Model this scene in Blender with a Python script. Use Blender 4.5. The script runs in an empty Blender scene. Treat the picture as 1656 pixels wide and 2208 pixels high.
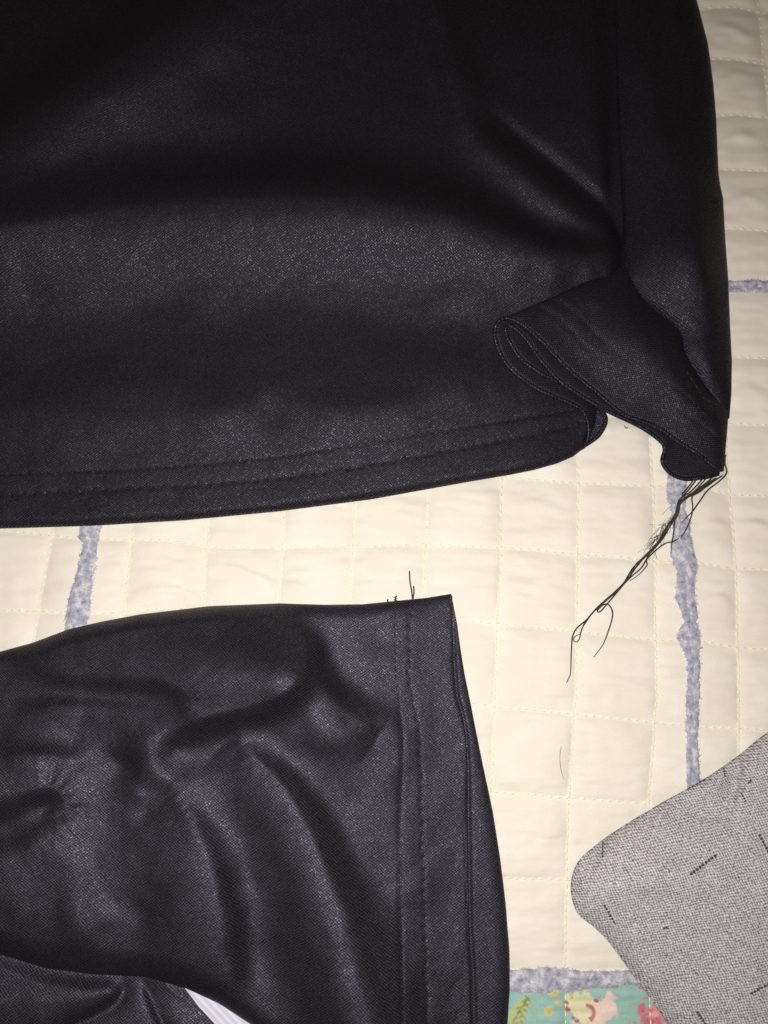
import bpy, math, random
import numpy as np

# ------------------------------------------------------------------ camera, world, lamp, exposure
random.seed(7)
rng = np.random.default_rng(7)
scene = bpy.context.scene
col = scene.collection
TILT = math.radians(13.0)          # phone held almost straight above the bed
CAM_H = 0.273                      # metres above the quilt
FPX = 1787.0                       # focal length in photograph pixels (1656 x 2208)

cam_data = bpy.data.cameras.new('camera')
cam_data.sensor_fit = 'VERTICAL'
cam_data.sensor_height = 36.0
cam_data.sensor_width = 27.0
cam_data.lens = 36.0 * FPX / 2208.0
cam_data.clip_start = 0.005
cam_data.clip_end = 10.0
cam_data.dof.use_dof = True
cam_data.dof.focus_distance = 0.268
cam_data.dof.aperture_fstop = cam_data.lens / 1.7
cam = bpy.data.objects.new('camera', cam_data)
cam.location = (0, 0, CAM_H)
cam.rotation_euler = (TILT, 0, 0)
col.objects.link(cam)
scene.camera = cam

world = bpy.data.worlds.new('World')
scene.world = world
world.use_nodes = True
bg = world.node_tree.nodes['Background']
bg.inputs['Color'].default_value = (1.0, 0.74, 0.57, 1)   # dim warm room light
bg.inputs['Strength'].default_value = 0.08

flash_data = bpy.data.lights.new('phone_flash', 'SPOT')  # the phone's flash beside its lens
flash_data.energy = 4.1
flash_data.spot_size = math.radians(146)
flash_data.spot_blend = 1.0
flash_data.color = (1.0, 0.965, 0.925)
flash_data.shadow_soft_size = 0.0028
flash = bpy.data.objects.new('phone_flash', flash_data)
flash.location = (-0.013, -0.002, CAM_H + 0.001)
flash.rotation_euler = (math.radians(8.0), math.radians(2.0), 0)
col.objects.link(flash)

vs = scene.view_settings
vs.view_transform = 'Standard'
vs.look = 'None'
vs.exposure = 0.0
vs.gamma = 1.0
vs.use_curve_mapping = False
scene.cycles.use_denoising = False    # keep the fine grain of the knit

# ------------------------------------------------------------------ helpers
CT, ST = math.cos(TILT), math.sin(TILT)

def P(px, py, zmm):
    """point at height zmm (millimetres above the quilt) on the sight line of a photo pixel"""
    px = np.asarray(px, float); py = np.asarray(py, float); z = np.asarray(zmm, float) / 1000.0
    dx = (px - 828.0) / FPX; dy = -(py - 1104.0) / FPX
    wy = dy * CT + ST; wz = dy * ST - CT
    s = (z - CAM_H) / wz
    return dx * s, wy * s, z + 0 * s

def ip(v, pts, k=0):
    a = np.array(pts, float)
    return np.interp(v, a[:, 0], a[:, 1 + k])

def spline(pts, n):
    """Catmull-Rom through rows of pts, n samples"""
    p = np.array(pts, float)
    if len(p) < 3:
        t = np.linspace(0, 1, n)[:, None]
        return p[0] * (1 - t) + p[-1] * t
    q = np.vstack([2 * p[0] - p[1], p, 2 * p[-1] - p[-2]])
    seg = np.hypot(*(np.diff(p[:, :2], axis=0).T)) + 1e-6
    cum = np.concatenate([[0], np.cumsum(seg)])
    s = np.linspace(0, cum[-1], n)
    i = np.clip(np.searchsorted(cum, s, 'right') - 1, 0, len(seg) - 1)
    t = ((s - cum[i]) / seg[i])[:, None]
    a, b, c, d = q[i], q[i + 1], q[i + 2], q[i + 3]
    return .5 * ((2 * b) + (c - a) * t + (2 * a - 5 * b + 4 * c - d) * t**2 + (3 * b - a - 3 * c + d) * t**3)

def smoothstep(a, b, x):
    t = np.clip((x - a) / (b - a), 0, 1)
    return t * t * (3 - 2 * t)

def vnoise(x, y, seed=0):
    """smooth lattice noise, about -1..1"""
    x = np.asarray(x, float); y = np.asarray(y, float)
    xi = np.floor(x).astype(np.int64); yi = np.floor(y).astype(np.int64)
    fx = x - xi; fy = y - yi
    fx = fx * fx * fx * (fx * (fx * 6 - 15) + 10); fy = fy * fy * fy * (fy * (fy * 6 - 15) + 10)
    def h(a, b):
        n = (a * 374761393 + b * 668265263 + seed * 982451653) & 0x7fffffff
        n = ((n ^ (n >> 13)) * 1274126177) & 0x7fffffff
        return ((n ^ (n >> 16)) & 0xffff) / 32767.5 - 1
    return (h(xi, yi) * (1 - fx) + h(xi + 1, yi) * fx) * (1 - fy) + (h(xi, yi + 1) * (1 - fx) + h(xi + 1, yi + 1) * fx) * fy

def fold(PX, PY, path, n=30, vee=False):
    """a ridge (h > 0) or groove (h < 0) along a path of (x, y, h, width_left, width_right)"""
    s = spline(path, n)
    X = np.asarray(PX, float); out = np.zeros(X.size)
    x = X.ravel(); y = np.asarray(PY, float).ravel()
    mw = (4.5 if vee else 2.6) * max(max(p[3], p[4]) for p in path)
    sel = np.nonzero((x > s[:, 0].min() - mw) & (x < s[:, 0].max() + mw) & (y > s[:, 1].min() - mw) & (y < s[:, 1].max() + mw))[0]
    if len(sel) == 0: return out.reshape(X.shape)
    x = x[sel]; y = y[sel]
    num = np.zeros_like(x); den = np.zeros_like(x)
    for k in range(n - 1):
        ax, ay = s[k, 0], s[k, 1]
        tx, ty = s[k + 1, 0] - ax, s[k + 1, 1] - ay
        L2 = tx * tx + ty * ty + 1e-9
        t = np.clip(((x - ax) * tx + (y - ay) * ty) / L2, 0, 1)
        ex = x - ax - t * tx; ey = y - ay - t * ty
        d2 = ex * ex + ey * ey
        side = np.clip((tx * ey - ty * ex) / np.sqrt(L2 * (d2 + 1e-6)), -1, 1)
        par = s[k][:, None] * (1 - t) + s[k + 1][:, None] * t
        f = .5 + .5 * side
        w = par[3] * (1 - f) + par[4] * f
        wt = 1.0 / (d2 + 6.0) ** 3
        g = np.exp(.4 - np.sqrt(d2 / (w * w) + .16)) if vee else np.exp(-d2 / (w * w))
        num += wt * par[2] * g; den += wt
    out[sel] = num / den
    return out.reshape(X.shape)

def sum_folds(PX, PY, paths):
    z = np.zeros_like(PX, float)
    for p in paths:
        z += fold(PX, PY, p)
    return z

def mesh_obj(name, verts, faces, mat, parent=None, uv=None, smooth=True, colors=None):
    me = bpy.data.meshes.new(name)
    verts = np.asarray(verts, np.float32)
    faces = np.asarray(faces, np.int32)
    me.vertices.add(len(verts)); me.vertices.foreach_set('co', verts.ravel())
    k = faces.shape[1]
    me.loops.add(faces.size); me.loops.foreach_set('vertex_index', faces.ravel())
    me.polygons.add(len(faces))
    me.polygons.foreach_set('loop_start', np.arange(0, faces.size, k, dtype=np.int32))
    me.polygons.foreach_set('loop_total', np.full(len(faces), k, np.int32))
    me.update(calc_edges=True)
    me.polygons.foreach_set('use_smooth', np.full(len(faces), smooth, bool))
    if uv is not None:
        l = me.uv_layers.new(name='UVMap')
        l.data.foreach_set('uv', np.asarray(uv, np.float32)[faces.ravel()].ravel())
    if colors is not None:
        ca = me.color_attributes.new('print', 'FLOAT_COLOR', 'POINT')
        ca.data.foreach_set('color', np.asarray(colors, np.float32).ravel())
    me.materials.append(mat)
    me.validate()
    o = bpy.data.objects.new(name, me)
    col.objects.link(o)
    if parent is not None:
        o.parent = parent
    return o

def grid_faces(n, m):
    i, j = np.meshgrid(np.arange(n - 1), np.arange(m - 1), indexing='ij')
    a = (i * m + j).ravel()
    return np.stack([a, a + m, a + m + 1, a + 1], 1)

def sheet(name, PX, PY, Z, mat, parent=None, uv=None, colors=None):
    """n x m sheet; rows run down the picture, columns across"""
    n, m = PX.shape
    x, y, z = P(PX, PY, Z)
    v = np.stack([x.ravel(), y.ravel(), z.ravel()], 1)
    if uv is None:
        uv = v[:, :2] * 1000.0
    return mesh_obj(name, v, grid_faces(n, m), mat, parent, uv=uv, colors=colors)

def tube_data(pts3, r, sides=6, taper=0.0):
    p = np.asarray(pts3, float); n = len(p)
    t = np.gradient(p, axis=0); t /= np.linalg.norm(t, axis=1)[:, None] + 1e-12
    up = np.array([0, 0, 1.0])
    s = np.cross(t, up); ln = np.linalg.norm(s, axis=1)
    s[ln < 1e-5] = (1, 0, 0); s /= np.linalg.norm(s, axis=1)[:, None]
    u = np.cross(s, t)
    rr = np.full(n, r, float) if np.isscalar(r) else np.asarray(r, float)
    if taper:
        e = np.linspace(0, 1, n); rr = rr * (1 - taper * smoothstep(.75, 1, e))
    a = np.arange(sides) / sides * 2 * math.pi
    v = p[:, None, :] + rr[:, None, None] * (np.cos(a)[None, :, None] * s[:, None, :] + np.sin(a)[None, :, None] * u[:, None, :])
    i, j = np.meshgrid(np.arange(n - 1), np.arange(sides), indexing='ij')
    b = (j + 1) % sides
    f = np.stack([(i * sides + j).ravel(), (i * sides + b).ravel(), ((i + 1) * sides + b).ravel(), ((i + 1) * sides + j).ravel()], 1)
    v = v.reshape(-1, 3)
    return v, f

def merge(parts):
    V, Fc, o = [], [], 0
    for v, f in parts:
        V.append(v); Fc.append(f + o); o += len(v)
    return np.vstack(V), np.vstack(Fc)

def empty(name, loc, label, cat, group=None):
    o = bpy.data.objects.new(name, None)
    o.empty_display_size = 0.01
    o.location = loc
    col.objects.link(o)
    o['label'] = label; o['category'] = cat
    if group: o['group'] = group
    return o

def adopt(root):
    """children were built in world space: keep them there"""
    bpy.context.view_layer.update()
    for c in root.children:
        c.matrix_parent_inverse = root.matrix_world.inverted()

# ------------------------------------------------------------------ materials
class NT:
    def __init__(self, name):
        self.mat = bpy.data.materials.new(name); self.mat.use_nodes = True
        self.nt = self.mat.node_tree; self.b = self.nt.nodes['Principled BSDF']
    def n(self, kind, **kw):
        d = self.nt.nodes.new(kind)
        for k, v in kw.items(): setattr(d, k, v)
        return d
    def l(self, a, b): self.nt.links.new(a, b)
    def put(self, sock, v):
        if isinstance(v, (int, float)): sock.default_value = v
        elif isinstance(v, tuple): sock.default_value = v if len(v) == 4 or len(v) == 3 and sock.type == 'VECTOR' else (*v, 1)
        else: self.l(v, sock)
    def math(self, op, a, b=0.0, c=None, clamp=False):
        d = self.n('ShaderNodeMath', operation=op); d.use_clamp = clamp
        self.put(d.inputs[0], a); self.put(d.inputs[1], b)
        if c is not None: self.put(d.inputs[2], c)
        return d.outputs[0]
    def mix(self, f, a, b):
        d = self.n('ShaderNodeMix', data_type='RGBA')
        self.put(d.inputs[0], f); self.put(d.inputs[6], a); self.put(d.inputs[7], b)
        return d.outputs[2]
    def ramp(self, f, stops):
        d = self.n('ShaderNodeValToRGB')
        e = d.color_ramp.elements
        while len(e) < len(stops): e.new(.5)
        for k, (p, c) in enumerate(stops):
            e[k].position = p; e[k].color = (*c, 1)
        self.l(f, d.inputs[0]); return d.outputs[0]
    def uv(self, rot=0.0, sx=1.0, sy=1.0):
        c = self.n('ShaderNodeUVMap'); mp = self.n('ShaderNodeMapping')
        self.l(c.outputs[0], mp.inputs[0]); mp.inputs['Rotation'].default_value = (0, 0, rot)
        mp.inputs['Scale'].default_value = (sx, sy, 1); return mp.outputs[0]
    def obj(self, s=1000.0):
        c = self.n('ShaderNodeTexCoord'); mp = self.n('ShaderNodeMapping')
        self.l(c.outputs['Object'], mp.inputs[0]); mp.inputs['Scale'].default_value = (s, s, s); return mp.outputs[0]
    def noise(self, vec, scale, detail=3.0, rough=.5):
        d = self.n('ShaderNodeTexNoise'); self.l(vec, d.inputs['Vector'])
        d.inputs['Scale'].default_value = scale; d.inputs['Detail'].default_value = detail; d.inputs['Roughness'].default_value = rough
        return d.outputs[0]
    def vor(self, vec, scale, out='Distance', feature='F1', rand=1.0):
        d = self.n('ShaderNodeTexVoronoi', feature=feature); self.l(vec, d.inputs['Vector'])
        d.inputs['Scale'].default_value = scale; d.inputs['Randomness'].default_value = rand
        return d.outputs[out]
    def weave(self, vec, pu, pv):
        """over-and-under yarn relief, period pu x pv mm, 0..1"""
        s = self.n('ShaderNodeSeparateXYZ'); self.l(vec, s.inputs[0])
        a = self.math('SINE', self.math('MULTIPLY', s.outputs[0], 2 * math.pi / pu))
        b = self.math('SINE', self.math('MULTIPLY', s.outputs[1], 2 * math.pi / pv))
        return self.math('MULTIPLY_ADD', self.math('MULTIPLY', a, b), .5, .5)
    def bump(self, h, strength, dist):
        d = self.n('ShaderNodeBump'); self.l(h, d.inputs['Height'])
        d.inputs['Strength'].default_value = strength; d.inputs['Distance'].default_value = dist
        self.l(d.outputs[0], self.b.inputs['Normal']); return d
    def set(self, **kw):
        for k, v in kw.items(): self.put(self.b.inputs[k.replace('_', ' ')], v)

def black_knit(name, rot, base, spec=.38, rough=.665):
    m = NT(name)
    v = m.uv(rot)
    warp = m.n('ShaderNodeVectorMath', operation='ADD')
    nz = m.n('ShaderNodeTexNoise'); m.l(v, nz.inputs['Vector']); nz.inputs['Scale'].default_value = .35
    sc = m.n('ShaderNodeVectorMath', operation='SCALE'); m.l(nz.outputs[1], sc.inputs[0]); sc.inputs['Scale'].default_value = 1.1
    m.l(v, warp.inputs[0]); m.l(sc.outputs[0], warp.inputs[1])
    w = m.weave(warp.outputs[0], 1.05, .80)
    cell = m.n('ShaderNodeSeparateColor'); m.l(m.vor(warp.outputs[0], 4.2, 'Color', rand=1.0), cell.inputs[0])
    cells = cell.outputs[0]
    glint = m.math('GREATER_THAN', cell.outputs[1], .955)
    tone = m.math('MULTIPLY_ADD', m.math('MULTIPLY', m.math('POWER', w, 1.4), m.math('MULTIPLY_ADD', cells, 1.1, .45)), 1.9, .28)
    dark = tuple(c * .45 for c in base); lite = tuple(c * 1.9 for c in base)
    m.set(Base_Color=m.mix(m.math('MULTIPLY', tone, .5, clamp=True), dark, lite))
    sp = m.math('MULTIPLY', tone, spec)
    m.set(Specular_IOR_Level=m.math('ADD', sp, m.math('MULTIPLY', glint, .75), clamp=False))
    m.set(Roughness=m.math('SUBTRACT', rough, m.math('MULTIPLY', glint, .12)))
    m.set(Specular_Tint=(.80, .775, 1.0))
    h = m.math('ADD', m.math('MULTIPLY', w, .7), m.math('MULTIPLY', cells, .3))
    m.bump(h, .35, .00008)
    return m.mat

def plain_cloth(name, ca, cb, rough=.9, pu=.42, pv=.42, rot=0.0, bs=.35, spec=.2):
    m = NT(name)
    v = m.uv(rot)
    big = m.noise(v, .06, 4)
    fine = m.noise(v, 1.7, 3)
    f = m.math('MULTIPLY_ADD', fine, .35, m.math('MULTIPLY', big, .65))
    c = m.ramp(f, [(.36, ca), (.64, cb)])
    spk = m.math('GREATER_THAN', m.noise(v, .55, 5, .6), .735)
    c2 = m.mix(m.math('MULTIPLY', spk, .25), c, tuple(k * .6 for k in ca))
    m.set(Base_Color=c2, Roughness=rough, Specular_IOR_Level=spec, Sheen_Weight=.1)
    w = m.weave(v, pu, pv)
    h = m.math('ADD', m.math('MULTIPLY', w, .5), m.math('MULTIPLY', fine, .6))
    m.bump(h, bs, .00008)
    return m.mat

def simple(name, c, rough=.7, spec=.3):
    m = NT(name)
    v = m.obj()
    f = m.noise(v, 3.0, 3)
    m.set(Base_Color=m.mix(f, tuple(k * .75 for k in c), tuple(min(1, k * 1.25) for k in c)), Roughness=rough, Specular_IOR_Level=spec)
    return m.mat

M = {}
M['shirt'] = black_knit('black satin knit', 0.10, (.0036, .0029, .0039))
M['sleeve'] = black_knit('black sleeve knit', 0.06, (.0036, .0033, .0050), .60, .655)
M['flap'] = black_knit('black knit turned over', 0.55, (.0040, .0034, .0044))
M['thread'] = simple('black sewing thread', (.013, .012, .014), .55, .4)
M['strand'] = simple('loose black thread', (.042, .038, .034), .7, .2)
M['cream'] = plain_cloth('cream cotton', (.715, .66, .565), (.765, .72, .635))
M['cream_thread'] = simple('cream quilting thread', (.86, .79, .58), .45, .5)
M['white_rib'] = None
M['hair'] = simple('dark hair', (.07, .055, .045), .5, .4)
M['lint'] = simple('brown lint', (.22, .15, .06), .9, .1)

def strip_material():
    m = NT('blue printed frayed cotton')
    v = m.uv()
    wv = m.n('ShaderNodeVectorMath', operation='ADD')
    nz = m.n('ShaderNodeTexNoise'); m.l(v, nz.inputs['Vector']); nz.inputs['Scale'].default_value = .8
    sc = m.n('ShaderNodeVectorMath', operation='SCALE'); m.l(nz.outputs[1], sc.inputs[0]); sc.inputs['Scale'].default_value = 2.2
    m.l(v, wv.inputs[0]); m.l(sc.outputs[0], wv.inputs[1])
    sp = m.vor(wv.outputs[0], .40)
    f = m.noise(v, .75, 5, .7)
    g = m.math('ADD', m.math('MULTIPLY', sp, .45), m.math('MULTIPLY', f, .75))
    c = m.ramp(g, [(.36, (.20, .22, .31)), (.47, (.335, .345, .435)), (.62, (.44, .44, .51)), (.76, (.66, .64, .67))])
    m.set(Base_Color=c, Roughness=.95, Specular_IOR_Level=.1, Sheen_Weight=.25)
    m.bump(m.math('ADD', m.noise(v, 2.6, 5, .7), m.math('MULTIPLY', m.weave(v, .6, .6), .3)), .9, .0004)
    return m.mat
M['strip'] = strip_material()
M['fibre'] = simple('pale blue fibre', (.46, .47, .62), .9, .1)

def print_material():
    m = NT('teal floral print cotton')
    a = m.n('ShaderNodeVertexColor', layer_name='print')
    v = m.uv()
    w = m.weave(v, .62, .62)
    f = m.math('MULTIPLY_ADD', w, .22, m.math('MULTIPLY_ADD', m.noise(v, 1.2, 3), .25, .77))
    d = m.n('ShaderNodeVectorMath', operation='SCALE'); m.l(a.outputs[0], d.inputs[0]); m.l(f, d.inputs['Scale'])
    m.l(d.outputs[0], m.b.inputs['Base Color'])
    m.set(Roughness=.9, Specular_IOR_Level=.2)
    m.bump(w, .4, .0001)
    return m.mat
M['print'] = print_material()

def linen_material():
    m = NT('grey slub linen')
    v = m.uv(0.50)
    nz = m.n('ShaderNodeTexNoise'); m.l(v, nz.inputs['Vector']); nz.inputs['Scale'].default_value = .25
    sc = m.n('ShaderNodeVectorMath', operation='SCALE'); m.l(nz.outputs[1], sc.inputs[0]); sc.inputs['Scale'].default_value = 1.6
    ad = m.n('ShaderNodeVectorMath', operation='ADD'); m.l(v, ad.inputs[0]); m.l(sc.outputs[0], ad.inputs[1])
    w = m.weave(ad.outputs[0], 1.12, .98)
    st = m.n('ShaderNodeMapping'); m.l(ad.outputs[0], st.inputs[0]); st.inputs['Scale'].default_value = (.22, 2.2, 1)
    st2 = m.n('ShaderNodeMapping'); m.l(ad.outputs[0], st2.inputs[0]); st2.inputs['Scale'].default_value = (2.0, .2, 1)
    y1 = m.noise(st.outputs[0], 1.0, 3, .6); y2 = m.noise(st2.outputs[0], 1.0, 3, .6)
    fine = m.noise(v, 1.5, 3, .7)
    t = m.math('ADD', m.math('MULTIPLY', w, .55), m.math('ADD', m.math('MULTIPLY', y1, .42), m.math('MULTIPLY', y2, .42)))
    t = m.math('ADD', t, m.math('MULTIPLY', m.math('SUBTRACT', fine, .5), 1.0))
    c = m.ramp(t, [(.28, (.07, .068, .074)), (.50, (.19, .18, .19)), (.70, (.37, .352, .362)), (.93, (.62, .595, .605))])
    sl = m.n('ShaderNodeMapping'); m.l(ad.outputs[0], sl.inputs[0]); sl.inputs['Scale'].default_value = (.28, 1.5, 1)
    s1 = m.math('MULTIPLY_ADD', m.math('SUBTRACT', m.noise(sl.outputs[0], 1.0, 2, .5), .66), 14.0, 0.0, clamp=True)
    s2 = m.math('MULTIPLY_ADD', m.math('SUBTRACT', m.noise(v, .9, 2, .5), .70), 14.0, 0.0, clamp=True)
    c = m.mix(m.math('MULTIPLY', m.math('MAXIMUM', s1, s2), .75), c, (.06, .056, .062))
    m.set(Base_Color=c, Roughness=.9, Specular_IOR_Level=.2)
    m.bump(m.math('ADD', w, m.math('MULTIPLY', fine, .5)), .7, .00018)
    return m.mat
M['linen'] = linen_material()
M['slub'] = simple('dark slub yarn', (.06, .057, .064), .9, .1)

def rib_material():
    m = NT('white ribbed knit')
    v = m.uv(0.75)
    s = m.n('ShaderNodeSeparateXYZ'); m.l(v, s.inputs[0])
    a = m.math('MULTIPLY_ADD', m.math('SINE', m.math('MULTIPLY', s.outputs[1], 2 * math.pi / 1.7)), .5, .5)
    b = m.math('MULTIPLY_ADD', m.math('SINE', m.math('MULTIPLY', s.outputs[0], 2 * math.pi / .7)), .5, .5)
    h = m.math('ADD', a, m.math('MULTIPLY', b, .4))
    m.set(Base_Color=m.mix(m.math('MULTIPLY', h, .7, clamp=True), (.55, .52, .66), (.74, .72, .80)), Roughness=.9, Specular_IOR_Level=.2)
    m.bump(h, .6, .00025)
    return m.mat
M['white_rib'] = rib_material()

# ------------------------------------------------------------------ the quilt: stitched grid measured as lines
YK = np.array([-900, 0, 500, 1050, 1200, 1380, 1500, 1720, 1960, 2200, 3000.])
COLS = np.array([   # x of each quilting column at the heights YK
    [-350, -420, -460, -530, -560, -585, -605, -640, -680, -720, -850],
    [-210, -270, -300, -365, -390, -412, -430, -460, -495, -530, -640],
    [ -80, -115, -140, -196, -218, -245, -262, -290, -318, -345, -430],
    [  62,   35,   15,  -30,  -58,  -92, -110, -135, -155, -172, -240],
    [ 205,  182,  166,  130,  104,   70,   55,   35,   20,   10,  -30],
    [ 345,  325,  312,  290,  280,  258,  245,  230,  220,  215,  190],
    [ 480,  470,  462,  455,  444,  432,  425,  415,  405,  400,  380],
    [ 625,  620,  616,  616,  608,  593,  588,  582,  578,  575,  565],
    [ 770,  768,  766,  767,  760,  750,  748,  745,  743,  742,  740],
    [ 905,  915,  920,  925,  917,  907,  905,  903,  903,  905,  910],
    [1040, 1060, 1072, 1082, 1081, 1071, 1067, 1060, 1064, 1070, 1080],
    [1180, 1205, 1225, 1248, 1245, 1243, 1241, 1226, 1220, 1218, 1225],
    [1310, 1345, 1375, 1409, 1413, 1414, 1417, 1399, 1398, 1402, 1420],
    [1450, 1496, 1535, 1573, 1586, 1590, 1593, 1594, 1600, 1606, 1630],
    [1575, 1634, 1684, 1738, 1752, 1766, 1772, 1784, 1796, 1810, 1850],
    [1700, 1772, 1832, 1902, 1920, 1940, 1950, 1970, 1990, 2010, 2080],
    [1830, 1912, 1982, 2066, 2088, 2114, 2128, 2156, 2184, 2212, 2300],
    [1960, 2050, 2130, 2230, 2256, 2288, 2306, 2342, 2378, 2414, 2530]], float)
XK = np.array([-900, 0, 110, 220, 360, 450, 610, 765, 915, 1080, 1246, 1412, 1510, 1588, 1656, 2600.])
def flat_row(y): return [y] * 16
ROWS = np.array([
    flat_row(-640), flat_row(-525), flat_row(-420), flat_row(-315), flat_row(-208), flat_row(-100),
    [18]*11 + [22, 19, 14, 28, 40], [128]*11 + [134, 125, 128, 140, 150], [249]*11 + [255, 252, 247, 254, 262],
    [364]*11 + [366, 364, 365, 369, 380], [490]*11 + [494, 491, 493, 498, 510], [618]*16, [765]*11 + [770, 768, 769, 771, 785],
    [890]*11 + [908, 912, 914, 916, 935],
    [1010, 1010, 1012, 1014, 1016, 1018, 1020, 1022, 1026, 1028, 1041, 1049, 1051, 1069, 1069, 1085],
    [1143, 1143, 1154, 1164, 1164, 1179, 1179, 1177, 1173, 1181, 1194, 1210, 1214, 1225, 1229, 1260],
    [1310, 1316, 1320, 1322, 1312, 1316, 1320, 1326, 1332, 1346, 1362, 1380, 1383, 1396, 1399, 1440],
    [1480]*8 + [1500, 1525, 1540, 1559, 1566, 1571, 1576, 1620],
    [1660]*8 + [1690, 1708, 1722, 1735, 1742, 1750, 1755, 1800],
    [1870]*8 + [1885, 1894, 1898, 1905, 1912, 1920, 1925, 1980],
    flat_row(2090), flat_row(2290), flat_row(2500), flat_row(2715), flat_row(2940)], float)

def line_x(i, y): return np.interp(y, YK, COLS[i])
def line_y(j, x): return np.interp(x, XK, ROWS[j])

def cell_uv(px, py):
    shp = np.shape(px); x = np.ravel(px).astype(float); y = np.ravel(py).astype(float)
    def solve(val, lines):
        k = np.zeros(len(val))
        n = len(lines)
        out = np.full(len(val), -0.5)
        for i in range(n - 1):
            a, b = lines[i], lines[i + 1]
            m = (val >= a) & (val < b)
            out[m] = i + (val[m] - a[m]) / (b[m] - a[m])
        out[val >= lines[-1]] = n - .5
        return out
    u = solve(x, [line_x(i, y) for i in range(len(COLS))])
    v = solve(y, [line_y(j, x) for j in range(len(ROWS))])
    return u.reshape(shp), v.reshape(shp)

def quilt_h(px, py):
    """quilt surface height in mm: puffed cells, stitched valleys, pulled wrinkles"""
    px = np.asarray(px, float); py = np.asarray(py, float)
    u, v = cell_uv(px, py)
    fu = 1 - 2 * np.abs(u - np.round(u)); fv = 1 - 2 * np.abs(v - np.round(v))   # 1 on a seam
    pu = 1 - np.clip(fu, 0, 1) ** 4; pv = 1 - np.clip(fv, 0, 1) ** 4
    puff = pu ** .8 * pv ** .8
    amp = 1.45 + .4 * vnoise(np.floor(u) * 1.7 + .3, np.floor(v) * 1.3 + .6, 3)
    z = amp * puff
    wr = vnoise(px / 95 + 7, py / 21, 11) + .6 * vnoise(px / 60, py / 13 + 40, 12)
    wr2 = vnoise(px / 30, py / 80 + 3, 15) + .8 * vnoise(px / 24, py / 9, 16)
    z += (.52 * wr * (.35 + .65 * np.clip(fu, 0, 1)) + .15 * wr2) * puff ** .7
    z += .5 * vnoise(px / 260 + 2, py / 260 + 9, 21)
    for path in WRINKLES:
        z += 1.8 * fold(px, py, path, 10) * np.clip(pu * 1.3, 0, 1)
    return z - 2.1

WRINKLES = [
    [(455, 1222, 0, 9, 16), (500, 1225, .45, 9, 16), (560, 1245, .5, 9, 16), (600, 1262, 0, 9, 16)],
    [(270, 1285, 0, 9, 14), (350, 1270, .45, 8, 14), (410, 1280, .45, 8, 14), (440, 1296, 0, 8, 14)],
    [(605, 1255, 0, 8, 14), (640, 1262, .4, 8, 14), (690, 1290, 0, 8, 14)],
    [(280, 1238, 0, 8, 12), (330, 1232, .3, 8, 12), (400, 1246, 0, 8, 12)],
    [(1090, 1075, 0, 10, 14), (1160, 1085, .35, 10, 14), (1240, 1110, 0, 10, 14)],
    [(1500, 1140, 0, 10, 14), (1540, 1128, .4, 10, 14), (1580, 1140, 0, 10, 14)],
    [(1595, 1130, 0, 9, 15), (1630, 1128, .5, 9, 15), (1700, 1150, 0, 9, 15)],
    [(1510, 1300, 0, 9, 15), (1555, 1290, .5, 9, 15), (1588, 1310, 0, 9, 15)],
    [(1425, 1265, 0, 8, 12), (1445, 1262, .35, 8, 12), (1465, 1266, 0, 8, 12)],
    [(1530, 60, 0, 9, 18), (1580, 62, .6, 9, 18), (1640, 90, 0, 9, 18)],
    [(1540, 185, 0, 9, 18), (1590, 160, .6, 9, 18), (1656, 175, 0, 9, 18)],
    [(1555, 310, 0, 9, 18), (1600, 290, .6, 9, 18), (1656, 315, 0, 9, 18)],
    [(1560, 440, 0, 9, 18), (1610, 425, .5, 9, 18), (1660, 440, 0, 9, 18)],
    [(1575, 850, 0, 9, 18), (1610, 838, .5, 9, 18), (1660, 850, 0, 9, 18)],
    [(1150, 1790, 0, 12, 9), (1190, 1800, .3, 12, 9), (1225, 1790, 0, 12, 9)],
]

quilt = empty('patchwork_quilt', (0, 0.05, -0.002), 'cream patchwork quilt with stitched squares and frayed blue strips under everything', 'quilt')

VB0 = [(-900, 235), (618, 232), (1137, 196), (1200, 190), (1285, 172), (1355, 164), (1700, 130), (2110, 100), (3000, 60)]
VB1 = [(-900, 1330), (0, 1395), (618, 1435), (1040, 1459), (1150, 1471), (1230, 1481), (1360, 1487), (1500, 1494), (1680, 1497), (2110, 1450), (2210, 1452), (3000, 1520)]
HB0 = 618.0
HB1 = [(-900, 2112), (1100, 2114), (1200, 2110), (1300, 2111), (1400, 2108), (2600, 2120)]

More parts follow.
